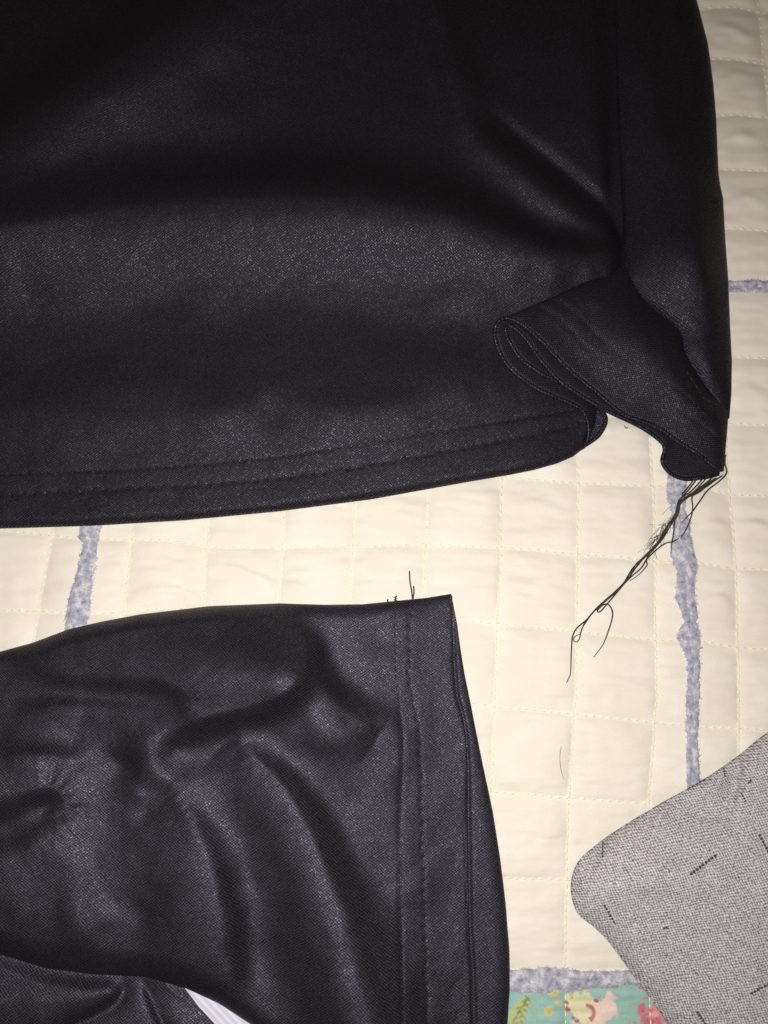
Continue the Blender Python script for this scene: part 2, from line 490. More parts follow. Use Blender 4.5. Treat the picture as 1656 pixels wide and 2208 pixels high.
def patch(name, x0, x1, y0, y1, step, mat, colors_fn=None, refine=None):
    """x0,x1: functions of y (or numbers), y0,y1: functions of x (or numbers)"""
    fx0 = (lambda y: ip(y, x0)) if isinstance(x0, list) else (lambda y: x0 + 0 * y)
    fx1 = (lambda y: ip(y, x1)) if isinstance(x1, list) else (lambda y: x1 + 0 * y)
    fy0 = (lambda x: ip(x, y0)) if isinstance(y0, list) else (lambda x: y0 + 0 * x)
    fy1 = (lambda x: ip(x, y1)) if isinstance(y1, list) else (lambda x: y1 + 0 * x)
    ym = float(fy0(np.array(1200.))), float(fy1(np.array(1200.)))
    xm = float(fx0(np.array(np.mean(ym)))), float(fx1(np.array(np.mean(ym))))
    m = max(8, int((xm[1] - xm[0]) / step)); n = max(8, int((ym[1] - ym[0]) / step))
    s = np.linspace(0, 1, m); t = np.linspace(0, 1, n)
    if refine is not None: s, t = refine(s, t)
    S, T = np.meshgrid(s, t)
    X = xm[0] + S * (xm[1] - xm[0]); Y = ym[0] + T * (ym[1] - ym[0])
    for _ in range(3):
        X = fx0(Y) + S * (fx1(Y) - fx0(Y))
        Y = fy0(X) + T * (fy1(X) - fy0(X))
    Z = quilt_h(X, Y)
    cols = colors_fn(X, Y) if colors_fn else None
    return sheet(name, X, Y, Z, mat, quilt, colors=cols)

patch('cream_patch', VB0, VB1, HB0, HB1, 4.0, M['cream'])
patch('cream_patch', VB1, 2400, HB0, HB1, 4.5, M['cream'])
patch('cream_patch', VB1, 2400, -1000, HB0, 5.0, M['cream'])
patch('cream_patch', -700, VB0, HB0, HB1, 6.0, M['cream'])
patch('cream_patch', VB0, VB1, -1000, HB0, 12.0, M['cream'])
patch('cream_patch', -700, VB0, -1000, HB0, 14.0, M['cream'])
patch('cream_patch', VB1, 2400, HB1, 2800, 10.0, M['cream'])
patch('cream_patch', -700, VB0, HB1, 2800, 14.0, M['cream'])

def floral(X, Y):
    """flat print: teal ground with leaf, blossom, rose and yellow sprigs"""
    C = np.empty(X.shape + (4,)); C[..., 3] = 1
    C[..., :3] = (.285, .46, .405)
    nz = vnoise(X / 9, Y / 9, 31); nf = vnoise(X / 4, Y / 4, 32); nb = vnoise(X / 22, Y / 22, 33)
    C[..., :3] *= (1 + .05 * nb + .03 * nf)[..., None]
    def paint(mask, c):
        mk = np.clip(mask, 0, 1)[..., None]
        C[..., :3] = C[..., :3] * (1 - mk) + np.array(c) * mk
    def blob(cx, cy, rx, ry, a=0.0, soft=.25, wob=.15):
        dx = X - cx; dy = Y - cy; ca, sa = math.cos(a), math.sin(a)
        x = (dx * ca + dy * sa) / rx; y = (-dx * sa + dy * ca) / ry
        return 1 - smoothstep(1 - soft, 1 + soft * .4, np.hypot(x, y) + wob * nz)
    YEL = (.56, .50, .20); CRM = (.70, .62, .43); LGR = (.43, .47, .22); DGR = (.17, .24, .10)
    PNK = (.72, .55, .50); RED = (.40, .11, .13); ROSE = (.52, .17, .20); RSL = (.68, .38, .40)
    def sprig(ox, oy):
        # leaf
        paint(blob(ox + 18, oy + 50, 40, 19, -1.15), LGR)
        paint(blob(ox + 18, oy + 50, 40, 2.4, -1.05, .5, .5), DGR)
        for k in range(5):
            paint(blob(ox + 8 + 6 * k, oy + 74 - 13 * k, 13, 2.0, -.35, .5, .5) * .8, DGR)
            paint(blob(ox + 26 + 3 * k, oy + 70 - 13 * k, 10, 2.0, -2.2, .5, .5) * .6, DGR)
        # yellow sprigs
        for (x, y, r) in ((82, 45, 12), (95, 5, 13), (160, -8, 12), (132, 15, 13), (105, 28, 8)):
            paint(blob(ox + x, oy + y, r, r * .95, 0, .35, .35), YEL)
            paint(blob(ox + x + 2, oy + y + 2, r * .4, r * .4, 0, .5, .4) * .7, (.45, .36, .10))
        # white blossom with red stamens
        paint(blob(ox + 178, oy + 52, 46, 34, .1, .25, .35), CRM)
        paint(blob(ox + 150, oy + 30, 30, 24, .3, .3, .4), (.62, .60, .36))
        paint(blob(ox + 208, oy + 42, 24, 30, .4, .25, .3), PNK)
        paint(blob(ox + 212, oy + 20, 9, 20, .1, .25, .2), PNK)
        ring = np.abs(np.hypot((X - ox - 162) / 18, (Y - oy - 50) / 17) - 1 + .12 * nz)
        ang = np.arctan2(Y - oy - 50, X - ox - 162)
        paint((1 - smoothstep(.14, .34, ring)) * ((ang > -1.5) & (ang < 1.0)) * .85, RED)
        for (x, y) in ((121, 27), (119, 36), (124, 42), (186, 22), (136, 60), (144, 66)):
            paint(blob(ox + x, oy + y, 6, 4.5, .4, .4, .4), RED)
        # rose
        paint(blob(ox + 312, oy + 55, 42, 34, 0, .2, .45), ROSE)
        paint(blob(ox + 312, oy + 50, 32, 26, 0, .5, .8) * np.clip(.5 + nz, 0, 1), RSL)
        paint(blob(ox + 300, oy + 62, 18, 14, 0, .5, .8) * np.clip(.4 + nf, 0, 1), RED)
        paint(blob(ox + 286, oy - 7, 8, 6, 0, .4, .4), ROSE)
    sprig(1100, 2135); sprig(720, 2240); sprig(1000, 2380); sprig(500, 2330); sprig(1180, 2520)
    return C.reshape(-1, 4)

def refine_print(s, t):
    a = np.concatenate([np.linspace(0, .70, 120, endpoint=False), np.linspace(.70, 1, 190)])
    b = np.concatenate([np.linspace(0, .20, 70, endpoint=False), np.linspace(.20, 1, 90)])
    return a, b
fp = patch('floral_patch', VB0, VB1, HB1, 2800, 8.0, M['print'], floral, refine_print)
fp['label'] = 'teal patch printed with roses, blossoms and leaves'

# quilting thread: one row of dashes per stitched line
def stitch_rows(px, py, name, parent, mat, hfun, dash=13.0, gap=5.0, width=1.5, lift=.22, jit=.8, arch=.25, keep=None):
    pts = spline(np.stack([px, py], 1), max(60, int(np.hypot(np.diff(px), np.diff(py)).sum() / 3)))
    cum = np.concatenate([[0], np.cumsum(np.hypot(*np.diff(pts, axis=0).T))])
    parts = []; s = 0.0
    while s + dash < cum[-1]:
        L = dash * random.uniform(.8, 1.12)
        ss = np.linspace(s, s + L, 5)
        x = np.interp(ss, cum, pts[:, 0]); y = np.interp(ss, cum, pts[:, 1])
        s += L + gap * random.uniform(.7, 1.3)
        if keep is not None and not keep(x[2], y[2]): continue
        a = random.uniform(-jit, jit); b = random.uniform(-jit, jit)
        tx, ty = x[-1] - x[0], y[-1] - y[0]; ln = math.hypot(tx, ty) + 1e-6
        x = x + np.linspace(a, b, 5) * -ty / ln; y = y + np.linspace(a, b, 5) * tx / ln
        z = hfun(x, y) + lift + arch * np.array([-.8, .5, 1, .5, -.8])
        X, Y, Z = P(x, y, z)
        r = width * .000155 * np.array([.45, .95, 1, .95, .45])
        parts.append(tube_data(np.stack([X, Y, Z], 1), r, 5))
    if not parts: return None
    v, f = merge(parts)
    return mesh_obj(name, v, f, mat, parent)

def seen(x, y):
    return -120 < x < 1850 and -120 < y < 2320
for i in range(len(COLS)):
    yy = np.linspace(-140, 2330, 160)
    xx = line_x(i, yy) + 2.0 * vnoise(yy / 50, yy * 0 + i * 3.3, 51)
    if i in range(5, 10):
        ok = lambda x, y: seen(x, y) and 950 < y < 1420
    elif i < 5:
        ok = lambda x, y: seen(x, y) and 1050 < y < 1500
    else:
        ok = seen
    stitch_rows(xx, yy, 'quilting_seam', quilt, M['cream_thread'], quilt_h, 12.5, 6.0, keep=ok)
for j in range(len(ROWS)):
    xx = np.linspace(-140, 1860, 140)
    yy = line_y(j, xx) + 2.0 * vnoise(xx / 50, xx * 0 + j * 2.1, 52)
    if yy.mean() > 2330 or yy.mean() < -140: continue
    if j in (11, 20): continue
    stitch_rows(xx, yy, 'quilting_seam', quilt, M['cream_thread'], quilt_h, 12.5, 6.0,
                keep=(lambda x, y: seen(x, y) and (x > 1450 or y > 1000)))

# frayed blue strips over the patch seams
def strip(name, rows, along, step=3.0, fuzz=True):
    """rows: (position along, edge a, edge b); along 'y' (vertical strip) or 'x'"""
    r = np.array(rows, float)
    p = np.arange(r[0, 0], r[-1, 0], step)
    a = np.interp(p, r[:, 0], r[:, 1]); b = np.interp(p, r[:, 0], r[:, 2])
    a = a + 2.6 * vnoise(p / 9, p * 0 + 1.5, 61) + 1.3 * vnoise(p / 3.5, p * 0 + 2.5, 62)
    b = b + 2.6 * vnoise(p / 9, p * 0 + 7.5, 63) + 1.3 * vnoise(p / 3.5, p * 0 + 8.5, 64)
    k = 17
    S = np.linspace(0, 1, k)
    Q = a[:, None] + S[None, :] * (b - a)[:, None]
    PP = np.repeat(p[:, None], k, 1)
    X, Y = (Q, PP) if along == 'y' else (PP, Q)
    prof = 1 - np.abs(2 * S - 1) ** 5
    Z = quilt_h(X, Y) * .7 - .25 + (.95 * prof)[None, :] * (1 + .35 * vnoise(X / 13, Y / 13, 65))
    Z += .32 * vnoise(X / 5, Y / 5, 66) * prof[None, :] + .2 * vnoise(X / 2.6, Y / 2.6, 67)
    Z += -.35 * np.exp(-((S[None, :] - .5 - .12 * vnoise(PP / 40, PP * 0, 68)) / .06) ** 2)
    o = sheet(name, X, Y, Z, M['strip'], quilt)
    if fuzz:
        parts = []
        for _ in range(int(len(p) * 1.6)):
            i = random.randrange(len(p)); side = random.random() < .5
            q0 = (a[i] + random.uniform(1, 5)) if side else (b[i] - random.uniform(1, 5))
            q1 = q0 + (-1 if side else 1) * random.uniform(2, 6.5)
            pp = np.array([p[i], p[i] + random.uniform(-2, 2), p[i] + random.uniform(-5, 5)])
            qq = np.array([q0, (q0 + q1) / 2, q1])
            x, y = (qq, pp) if along == 'y' else (pp, qq)
            z = quilt_h(x, y) + np.array([.6, .75, .3])
            Xw, Yw, Zw = P(x, y, z)
            parts.append(tube_data(np.stack([Xw, Yw, Zw], 1), np.array([.00012, .0001, .00004]), 3))
        v, f = merge(parts)
        fo = mesh_obj('frayed_fibres', v, f, M['fibre'], o)
        fo['kind'] = 'stuff'
    return o

strip('frayed_strip', [(940, 1430, 1470), (1023, 1440, 1481), (1060, 1436, 1480), (1080, 1440, 1478), (1100, 1448, 1478), (1121, 1451, 1488), (1150, 1451, 1491),
      (1175, 1446, 1494), (1200, 1446, 1500), (1215, 1452, 1503), (1230, 1459, 1503), (1260, 1457, 1498), (1290, 1455, 1498), (1315, 1466, 1503),
      (1340, 1475, 1504), (1360, 1463, 1509), (1378, 1460, 1512), (1400, 1474, 1510), (1430, 1481, 1509), (1477, 1481, 1509), (1550, 1479, 1508),
      (1600, 1481, 1505), (1650, 1480, 1509), (1700, 1482, 1511), (1850, 1475, 1505), (2080, 1440, 1480)], 'y')
strip('frayed_strip', [(1060, 175, 226), (1137, 171, 222), (1158, 167, 215), (1171, 181, 211), (1200, 171, 209), (1243, 161, 203), (1285, 148, 196), (1327, 141, 192),
      (1355, 139, 190), (1450, 128, 180), (1600, 115, 165)], 'y')
strip('frayed_strip', [(1000, 2092, 2138), (1100, 2092, 2139), (1150, 2088, 2143), (1180, 2085, 2144), (1200, 2086, 2133), (1232, 2090, 2141), (1250, 2092, 2136), (1281, 2094, 2129),
      (1320, 2093, 2130), (1357, 2092, 2124), (1376, 2084, 2127), (1400, 2084, 2132), (1450, 2086, 2136), (1620, 2090, 2136)], 'x')
strip('frayed_strip', [(1480, 605, 632), (1573, 606, 631), (1610, 604, 630), (1656, 605, 632), (1760, 604, 634), (2200, 612, 640)], 'x')
strip('frayed_strip', [(2090, 1430, 1478), (2150, 1432, 1478), (2180, 1440, 1482), (2230, 1438, 1480), (2500, 1460, 1505)], 'y')
adopt(quilt)

# ------------------------------------------------------------------ the black shirt (hem across the upper half)
shirt = empty('black_shirt', (0, 0.06, 0.001), 'black satiny shirt lying across the top, its stitched hem folded over with loose threads', 'shirt')

HEM = [(-700, 1150), (-400, 1149), (-200, 1146), (0, 1140), (200, 1134), (400, 1122), (600, 1103), (800, 1077), (1000, 1041), (1100, 1024), (1150, 1014), (1200, 1000), (1235, 985),
       (1255, 969), (1264, 950), (1270, 925), (1290, 880), (1345, 800)]
ST1 = [(-700, 1030), (-400, 1030), (0, 1022), (150, 1017), (300, 1010), (450, 1000), (600, 985), (750, 963), (900, 938), (1050, 913), (1200, 889), (1255, 880), (1345, 860)]
ST2 = [(-700, 1075), (-400, 1072), (0, 1066), (150, 1060), (300, 1051), (450, 1044), (600, 1031), (750, 1010), (900, 984), (1050, 956), (1200, 926), (1262, 910), (1345, 890)]

BODY_FOLDS = [
    # the big soft ridge across the panel
    [(-700, 560, 8, 100, 190), (-300, 530, 9, 95, 190), (0, 500, 9.5, 85, 185), (200, 462, 10, 80, 185), (420, 436, 10.5, 75, 180), (620, 428, 11, 75, 175), (820, 440, 11, 72, 165), (1000, 476, 10.5, 62, 150), (1140, 528, 9, 48, 125), (1240, 552, 7, 36, 95), (1335, 548, 5, 30, 70)],
    # upper left ridge
    [(-500, 600, 7, 90, 200), (-200, 410, 11, 75, 210), (20, 275, 13, 60, 215), (150, 190, 13, 58, 215), (270, 112, 12, 60, 210), (420, 20, 11, 75, 210), (600, -100, 9, 90, 200), (800, -250, 7, 90, 200)],
    # fold running into the side seam
    [(930, -60, 2, 60, 50), (955, 80, 3.5, 60, 45), (990, 200, 4.5, 60, 40), (1040, 280, 4.0, 60, 60), (1140, 362, 4.4, 55, 70), (1240, 440, 4.0, 45, 60), (1330, 510, 3, 36, 30)],
    [(1020, 215, 0, 26, 40), (1100, 285, -2.0, 24, 40), (1200, 365, -2.6, 22, 40), (1290, 440, -2.6, 20, 40), (1345, 500, -1, 20, 40)],
    # side seam valley
    [(1322, -400, -2, 120, 50), (1326, 0, -2.6, 110, 50), (1330, 200, -3.6, 85, 40), (1338, 400, -5.0, 44, 26), (1346, 560, -5.6, 28, 20), (1352, 640, -5, 40, 20)],
    # low swell above the hem
    [(-700, 900, 2.6, 150, 120), (0, 890, 2.8, 150, 110), (300, 880, 3.0, 145, 105), (600, 872, 3.0, 140, 100), (850, 850, 3.0, 140, 95), (1000, 830, 2.4, 120, 90), (1120, 820, .6, 90, 80)],
    # small dents above the hem
    [(560, 850, -.2, 40, 40), (585, 890, -1.0, 34, 40), (610, 930, -.2, 40, 40)],
    [(60, 640, .1, 70, 50), (170, 630, 1.0, 60, 60), (330, 660, .1, 60, 60)],
    [(380, 900, .2, 60, 70), (470, 895, .9, 60, 60), (520, 905, .2, 60, 60)],
    [(650, 935, .2, 50, 60), (790, 905, 1.1, 55, 70), (960, 880, .3, 55, 60)],
    [(900, 690, 0, 40, 60), (1000, 640, 1.2, 40, 60), (1090, 640, 0, 40, 60)],
    [(300, 330, 0, 90, 90), (480, 250, 1.2, 90, 90), (640, 200, 0, 90, 90)],
]

BODY_CREASES = [
    [(940, 40, 0.5, 60, 45), (985, 180, 1.6, 60, 39), (1045, 262, 2.4, 51, 33), (1150, 335, 2.6, 45, 30), (1250, 408, 2.6, 39, 27), (1335, 482, 2, 33, 24)],
    [(-200, 400, 1.5, 36, 45), (0, 270, 2.2, 30, 45), (110, 185, 2.2, 27, 45), (220, 110, 2, 27, 45), (380, 0, 1.4, 30, 51), (520, -100, 1, 30, 51)],
    [(1040, 430, 0.6, 39, 24), (1130, 470, 2.4, 39, 21), (1195, 512, 2.6, 33, 15), (1222, 535, 0.4, 27, 15)],
]
def body_h(X, Y):
    z = 4.6 + 1.25 * sum_folds(X, Y, BODY_FOLDS) - sum(fold(X, Y, p, vee=True) for p in BODY_CREASES)
    z += .35 * vnoise(X / 120, Y / 90, 71) + .14 * vnoise(X / 45, Y / 40, 72)
    z += 3.0 * smoothstep(700, -200, Y)
    # sinks where the turned-over corner lies on it
    sink = smoothstep(1130, 1290, X) * smoothstep(600, 740, Y)
    z = z * (1 - sink) + 2.6 * sink
    z = 1.6 + np.logaddexp(0, (z - 1.6) * 1.6) / 1.6 - .1
    d = ip(X, HEM) - Y                     # px above the hem edge
    d1 = ip(X, ST1) - Y; d2 = ip(X, ST2) - Y
    z -= .17 * np.exp(-(d1 / 5.0) ** 2)
    z -= .13 * np.exp(-(d2 / 7.0) ** 2)
    z += .09 * np.exp(-((d2 - 22) / 13.0) ** 2) * (d > 0)
    z += .10 * smoothstep(10, 40, d) * (1 - smoothstep(50, 84, d))
    w = 26.0
    q = np.clip(d / w, 0, 1)
    z = .35 + (z - .35) * np.sqrt(np.clip(1 - (1 - q) ** 2, 0, 1))
    return z

X0, X1 = -620.0, 1345.0
def span(x, y0, y1, n):
    T = np.linspace(0, 1, n)[:, None]
    return np.repeat(x[None, :], n, 0), y0[None, :] * (1 - T) + y1[None, :] * T
xs = np.concatenate([np.linspace(X0, -30, 60, endpoint=False), np.linspace(-30, X1, 345)])
Xb, Yb = span(xs, 0 * xs - 800, np.minimum(ip(xs, ST1), ip(xs, HEM) - 12) + 1, 400)
sheet('front_panel', Xb, Yb, body_h(Xb, Yb), M['shirt'], shirt)

def pits(X, Y, line, pitch, depth, r):
    """needle holes pulled into the cloth along a stitched row"""
    k = (X - np.round(X / pitch) * pitch) / r
    return -depth * np.exp(-k * k - ((Y - ip(X, line) - 3 * np.sin(np.round(X / pitch) * 2.1)) / r) ** 2)
xs = np.concatenate([np.linspace(X0, -30, 60, endpoint=False), np.linspace(-30, 1269, 640)])
Xh, Yh = span(xs, np.minimum(ip(xs, ST1), ip(xs, HEM) - 14), ip(xs, HEM), 56)
Zh = body_h(Xh, Yh) + pits(Xh, Yh, ST2, 25.0, .24, 4.0) + pits(Xh, Yh, ST1, 21.0, .14, 4.0) + .03 * vnoise(Xh / 7, Yh / 7, 74)
sheet('hem_band', Xh, Yh, Zh, M['shirt'], shirt)
xs = np.linspace(-100, 1255, 300)
stitch_rows(xs, ip(xs, ST1), 'hem_stitching', shirt, M['thread'], body_h, 15, 6, width=1.3, lift=.28, jit=.6)
stitch_rows(xs, ip(xs, ST2) + 0, 'hem_stitching', shirt, M['thread'], body_h, 9, 16, width=1.2, lift=.12, jit=2.2)

# side panel: runs down the right to the corner
XL = [(-560, 1315), (0, 1326), (300, 1334), (480, 1343), (540, 1338), (600, 1338), (640, 1362), (676, 1405), (705, 1440), (745, 1452), (780, 1468), (822, 1495), (868, 1538), (905, 1560)]
XR = [(-560, 1330), (-300, 1425), (-100, 1480), (0, 1502), (92, 1526), (180, 1538), (254, 1544), (374, 1549), (400, 1553), (428, 1559), (507, 1563), (602, 1570), (700, 1574), (780, 1578), (850, 1577), (905, 1572)]
SIDE_FOLDS = [
    [(1470, 330, 1, 60, 100), (1482, 450, 5.0, 70, 110), (1492, 530, 8.5, 70, 115), (1505, 580, 8.0, 60, 110), (1520, 640, 4.5, 50, 90), (1535, 720, 1.5, 40, 60)],
    [(1395, 250, .5, 40, 40), (1440, 330, 1.6, 40, 55), (1490, 380, .5, 40, 50)],
    [(1370, 60, .3, 40, 40), (1400, 180, 1.4, 40, 40), (1410, 300, .2, 40, 40)],
    [(1500, 760, .5, 30, 30), (1530, 800, 1.2, 30, 30), (1560, 850, .2, 30, 30)],
]
ys = np.concatenate([np.linspace(-560, -20, 60, endpoint=False), np.linspace(-20, 903, 300)])
T = np.linspace(0, 1, 70)[None, :]
Ys = np.repeat(ys[:, None], 70, 1)
Xs = ip(Ys, XL) * (1 - T) + ip(Ys, XR) * T
dl = Xs - ip(Ys, XL); dr = ip(Ys, XR) - Xs
Zs = 6.2 + sum_folds(Xs, Ys, SIDE_FOLDS) + .3 * vnoise(Xs / 60, Ys / 70, 76)
zl = np.interp(Ys, [-500, 100, 350, 520], [4.2, 3.6, 2.0, 1.2])
Zs = zl + (Zs - zl) * np.sqrt(np.clip(1 - (1 - np.clip(dl / np.interp(Ys, [0, 300, 520], [150, 110, 75]), 0, 1)) ** 2, 0, 1))
Zs = .3 + (Zs - .3) * np.sqrt(np.clip(1 - (1 - np.clip(dr / 60, 0, 1)) ** 2, 0, 1))
Zs *= (1 - .55 * smoothstep(760, 900, Ys))
sheet('side_panel', Xs, Ys, Zs, M['shirt'], shirt)

# turned-over hem corner: two cloth layers lofted from their looping edges
C1 = [(1250, 972, .5), (1261, 961, 1.2), (1269, 936, 2.2), (1267, 908, 3.6), (1254, 884, 5), (1222, 866, 6.4), (1178, 848, 7.8), (1131, 821, 9.2), (1095, 789, 10.6), (1073, 749, 12), (1067, 714, 13.4),
      (1075, 694, 14.4), (1091, 686, 14.8), (1119, 696, 14.4), (1166, 734, 13), (1222, 793, 10.2), (1285, 845, 8), (1345, 893, 6.4), (1416, 921, 5.4), (1456, 948, 4.8), (1511, 983, 4.2), (1547, 1012, 3.2), (1560, 1016, 1.2)]
D1 = [(1345, 805, 1.4), (1345, 800, 1.5), (1345, 780, 2), (1345, 750, 2), (1345, 720, 2.5), (1340, 690, 3), (1335, 660, 3.5), (1330, 630, 4.5), (1322, 612, 5), (1318, 600, 5.4), (1318, 590, 6),
      (1322, 582, 6.2), (1332, 574, 5.8), (1350, 574, 5.4), (1360, 600, 6), (1385, 645, 6.0), (1430, 684, 6), (1470, 716, 6), (1475, 757, 5.6), (1497, 797, 5), (1532, 847, 3.2), (1566, 886, 2.4), (1574, 890, 1)]
C2 = [(1258, 966, .3), (1277, 951, .8), (1293, 936, 1.4), (1305, 912, 2.4), (1301, 892, 3.6), (1277, 864, 5), (1238, 840, 6.2), (1198, 821, 7.4), (1158, 801, 8.6), (1119, 769, 10), (1095, 730, 11.6), (1090, 710, 12.4), (1102, 703, 12.6),
      (1131, 728, 12), (1158, 766, 10.6), (1190, 805, 9.4), (1222, 834, 8.4), (1280, 870, 7.2), (1317, 890, 6), (1380, 920, 4.6), (1424, 951, 3.6), (1433, 970, 3), (1428, 995, 2.2), (1444, 1019, 1.4), (1475, 1033, 1), (1515, 1030, 1), (1551, 1025, .8)]
D2 = [(1220, 945, .4), (1225, 935, .5), (1225, 912, .5), (1232, 888, .7), (1245, 860, 1.0), (1300, 780, 1.6), (1334, 690, 2.4), (1330, 660, 3), (1326, 640, 3.6), (1322, 622, 4.2), (1322, 610, 5), (1325, 600, 5.6), (1335, 598, 5.6),
      (1345, 606, 4.6), (1360, 640, 3.6), (1385, 670, 3), (1410, 690, 2.8), (1440, 720, 2.6), (1460, 750, 2.5), (1475, 780, 2.4), (1500, 820, 2.2), (1510, 850, 2), (1520, 870, 1.6), (1535, 880, 1.2), (1550, 888, 1), (1560, 892, .8), (1568, 896, .6)]

FLAP_LINES = []
def loft(name, C, D, mat, bulge, nu=260, nv=44, rim=.0007, hem=True):
    c = spline(C, nu); d = spline(D, nu)
    # keep C and D in step: sample D by index of C
    tc = np.linspace(0, 1, len(C))
    cc = np.array(C, float); cum = np.concatenate([[0], np.cumsum(np.hypot(*np.diff(cc[:, :2], axis=0).T))]); cum /= cum[-1]
    u = np.interp(np.linspace(0, 1, nu), cum, tc)
    dd = np.array(D, float)
    d = np.stack([np.interp(u, tc, dd[:, k]) for k in range(3)], 1)
    ker = np.ones(13) / 13
    for k in range(3):
        d[:, k] = np.convolve(np.pad(d[:, k], 6, mode='edge'), ker, 'valid')
    V = np.linspace(0, 1, nv)[:, None]
    A = c[None, :, :] * (1 - V[..., None]) + d[None, :, :] * V[..., None]
    X, Y, Z = A[..., 0], A[..., 1], A[..., 2].copy()
    Z += bulge(u)[None, :] * np.sin(np.pi * V ** 1.7) ** .9
    dist = V * np.hypot(c[:, 0] - d[:, 0], c[:, 1] - d[:, 1])[None, :]     # px from the edge
    if hem:
        fade = np.interp(np.linspace(0, 1, nu), [.5, .56, .66, .74, .86, .93], [1, 1, .25, .15, .6, .8])[None, :]
        Z -= fade * (.22 * np.exp(-((dist - 62) / 5) ** 2) + .22 * np.exp(-((dist - 96) / 5) ** 2))
        Z += .3 * vnoise(X / 40, Y / 40, 81) * np.sin(np.pi * V)
    Z += -.5 * np.exp(-(dist / 4.0) ** 2)
    x, y, z = P(X, Y, Z)
    o = sheet(name, X, Y, Z, mat, shirt)
    # rounded hem edge
    xe, ye, ze = P(c[:, 0], c[:, 1], c[:, 2] - .15)
    en = np.linspace(0, 1, nu)
    v, f = tube_data(np.stack([xe, ye, ze], 1), rim * np.sqrt(np.clip(np.minimum(en, 1 - en) / .03, .01, 1)), 10)
    e = mesh_obj('hem_edge', v, f, mat, shirt, uv=np.stack([np.repeat(np.linspace(0, 90, nu), 10), np.tile(np.linspace(0, 3, 10), nu)], 1))
    return o, X, Y, Z

bul = lambda u: np.interp(u, [0, .35, .5, .6, .72, .85, 1], [-.5, -1.0, .3, 3.0, 6.2, 5.0, 1.0])
_, FX, FY, FZ = loft('turned_hem', C1, D1, M['flap'], bul)
bul2 = lambda u: np.interp(u, [0, .35, .5, .6, .72, .85, 1], [-.5, -1, -.3, .6, .6, .6, .6])
loft('inner_layer', C2, D2, M['flap'], bul2, hem=False)

def flap_h(x, y):
    x = np.atleast_1d(x); y = np.atleast_1d(y)
    fx, fy, fz = FX[:, 135:].ravel(), FY[:, 135:].ravel(), FZ[:, 135:].ravel()
    return np.array([fz[np.argmin((fx - a) ** 2 + (fy - b) ** 2)] for a, b in zip(x, y)])
for pts in ([(1192, 634), (1222, 654), (1238, 670), (1269, 694), (1301, 714), (1340, 738)], [(1160, 652), (1186, 678), (1214, 702), (1238, 718), (1273, 741), (1320, 768)],
            [(1480, 800), (1499, 829), (1519, 860), (1551, 876)], [(1484, 850), (1507, 880), (1530, 902)]):
    p = np.array(pts, float)
    stitch_rows(p[:, 0], p[:, 1], 'hem_stitching', shirt, M['thread'], flap_h, 11, 5, width=1.2, lift=.35, jit=.6)

# loose threads hanging from the corner
def zc(pts, ox, oy, s): return [(ox + a / s, oy + b / s) for a, b in pts]
def cord(name, pts, parent, mat, r=.00021, z0=.9, n=None, start_z=None, wob=.5, taper=.5, hfun=None):
    p = np.array(pts, float)
    n = n or max(16, int(np.hypot(*np.diff(p, axis=0).T).sum() / 3))
    s = spline(p, n)
    q = np.linspace(0, 1, n)
    sd = random.uniform(0, 90)
    h = np.maximum(quilt_h(s[:, 0], s[:, 1]), -1.0) + z0 + .35 * vnoise(q * 14, q * 0 + sd, 91)
    if start_z is not None:
        h = h + (start_z - h[0]) * np.exp(-q * 9)
    s = s + wob * np.stack([vnoise(q * n / 5, q * 0 + sd, 92), vnoise(q * n / 5, q * 0 + sd, 93)], 1)
    X, Y, Z = P(s[:, 0], s[:, 1], h)
    v, f = tube_data(np.stack([X, Y, Z], 1), r, 6, taper)
    return mesh_obj(name, v, f, mat, parent)
K = (1150, 950, 3.273)
TH = [
    [(1352, 100), (1350, 160), (1362, 225), (1320, 280), (1230, 350), (1180, 420), (1130, 490), (1045, 580)],
    [(1290, 262), (1170, 340), (1120, 400), (1125, 480), (1095, 590), (1050, 670), (990, 710), (930, 725), (870, 770), (800, 840), (802, 880), (750, 940), (680, 990)],
    [(1140, 262), (1090, 330), (1050, 380), (1080, 400), (1160, 370), (1250, 300), (1340, 240)],
    [(1240, 245), (1180, 310), (1120, 370), (1050, 420), (1010, 480), (1000, 560), (985, 680), (970, 800)],
    [(1310, 262), (1200, 340), (1090, 400), (1040, 440), (1020, 520), (960, 590), (910, 680), (850, 750), (780, 830), (700, 900), (640, 1000), (560, 1080), (480, 1150), (430, 1200), (370, 1270), (310, 1320), (280, 1370), (270, 1430), (265, 1520), (262, 1640), (235, 1710)],
    [(1200, 262), (1120, 350), (1030, 420), (1000, 520), (940, 610), (890, 700), (800, 800), (720, 880), (680, 960), (620, 1030), (520, 1120), (440, 1190), (400, 1240), (350, 1310), (335, 1350), (322, 1400), (300, 1422), (283, 1405), (296, 1380), (330, 1368)],
    [(1160, 262), (1100, 340), (1030, 430), (1010, 530), (930, 620), (880, 720), (830, 780), (760, 850), (700, 930), (640, 1010), (540, 1130), (470, 1208), (450, 1200), (490, 1160), (530, 1158), (557, 1205), (555, 1260), (530, 1340), (490, 1440), (425, 1530)],
    [(1330, 250), (1240, 300), (1130, 372), (1045, 436), (1008, 500), (990, 560), (945, 640), (890, 720), (815, 800), (735, 860), (672, 950), (625, 1030), (545, 1100), (470, 1170), (420, 1215), (360, 1290), (345, 1330)],
    [(1270, 256), (1150, 350), (1062, 408), (1025, 470), (1012, 540), (950, 600), (900, 700), (840, 765), (790, 850), (760, 900), (690, 960), (630, 1020), (530, 1110), (455, 1185)],
]
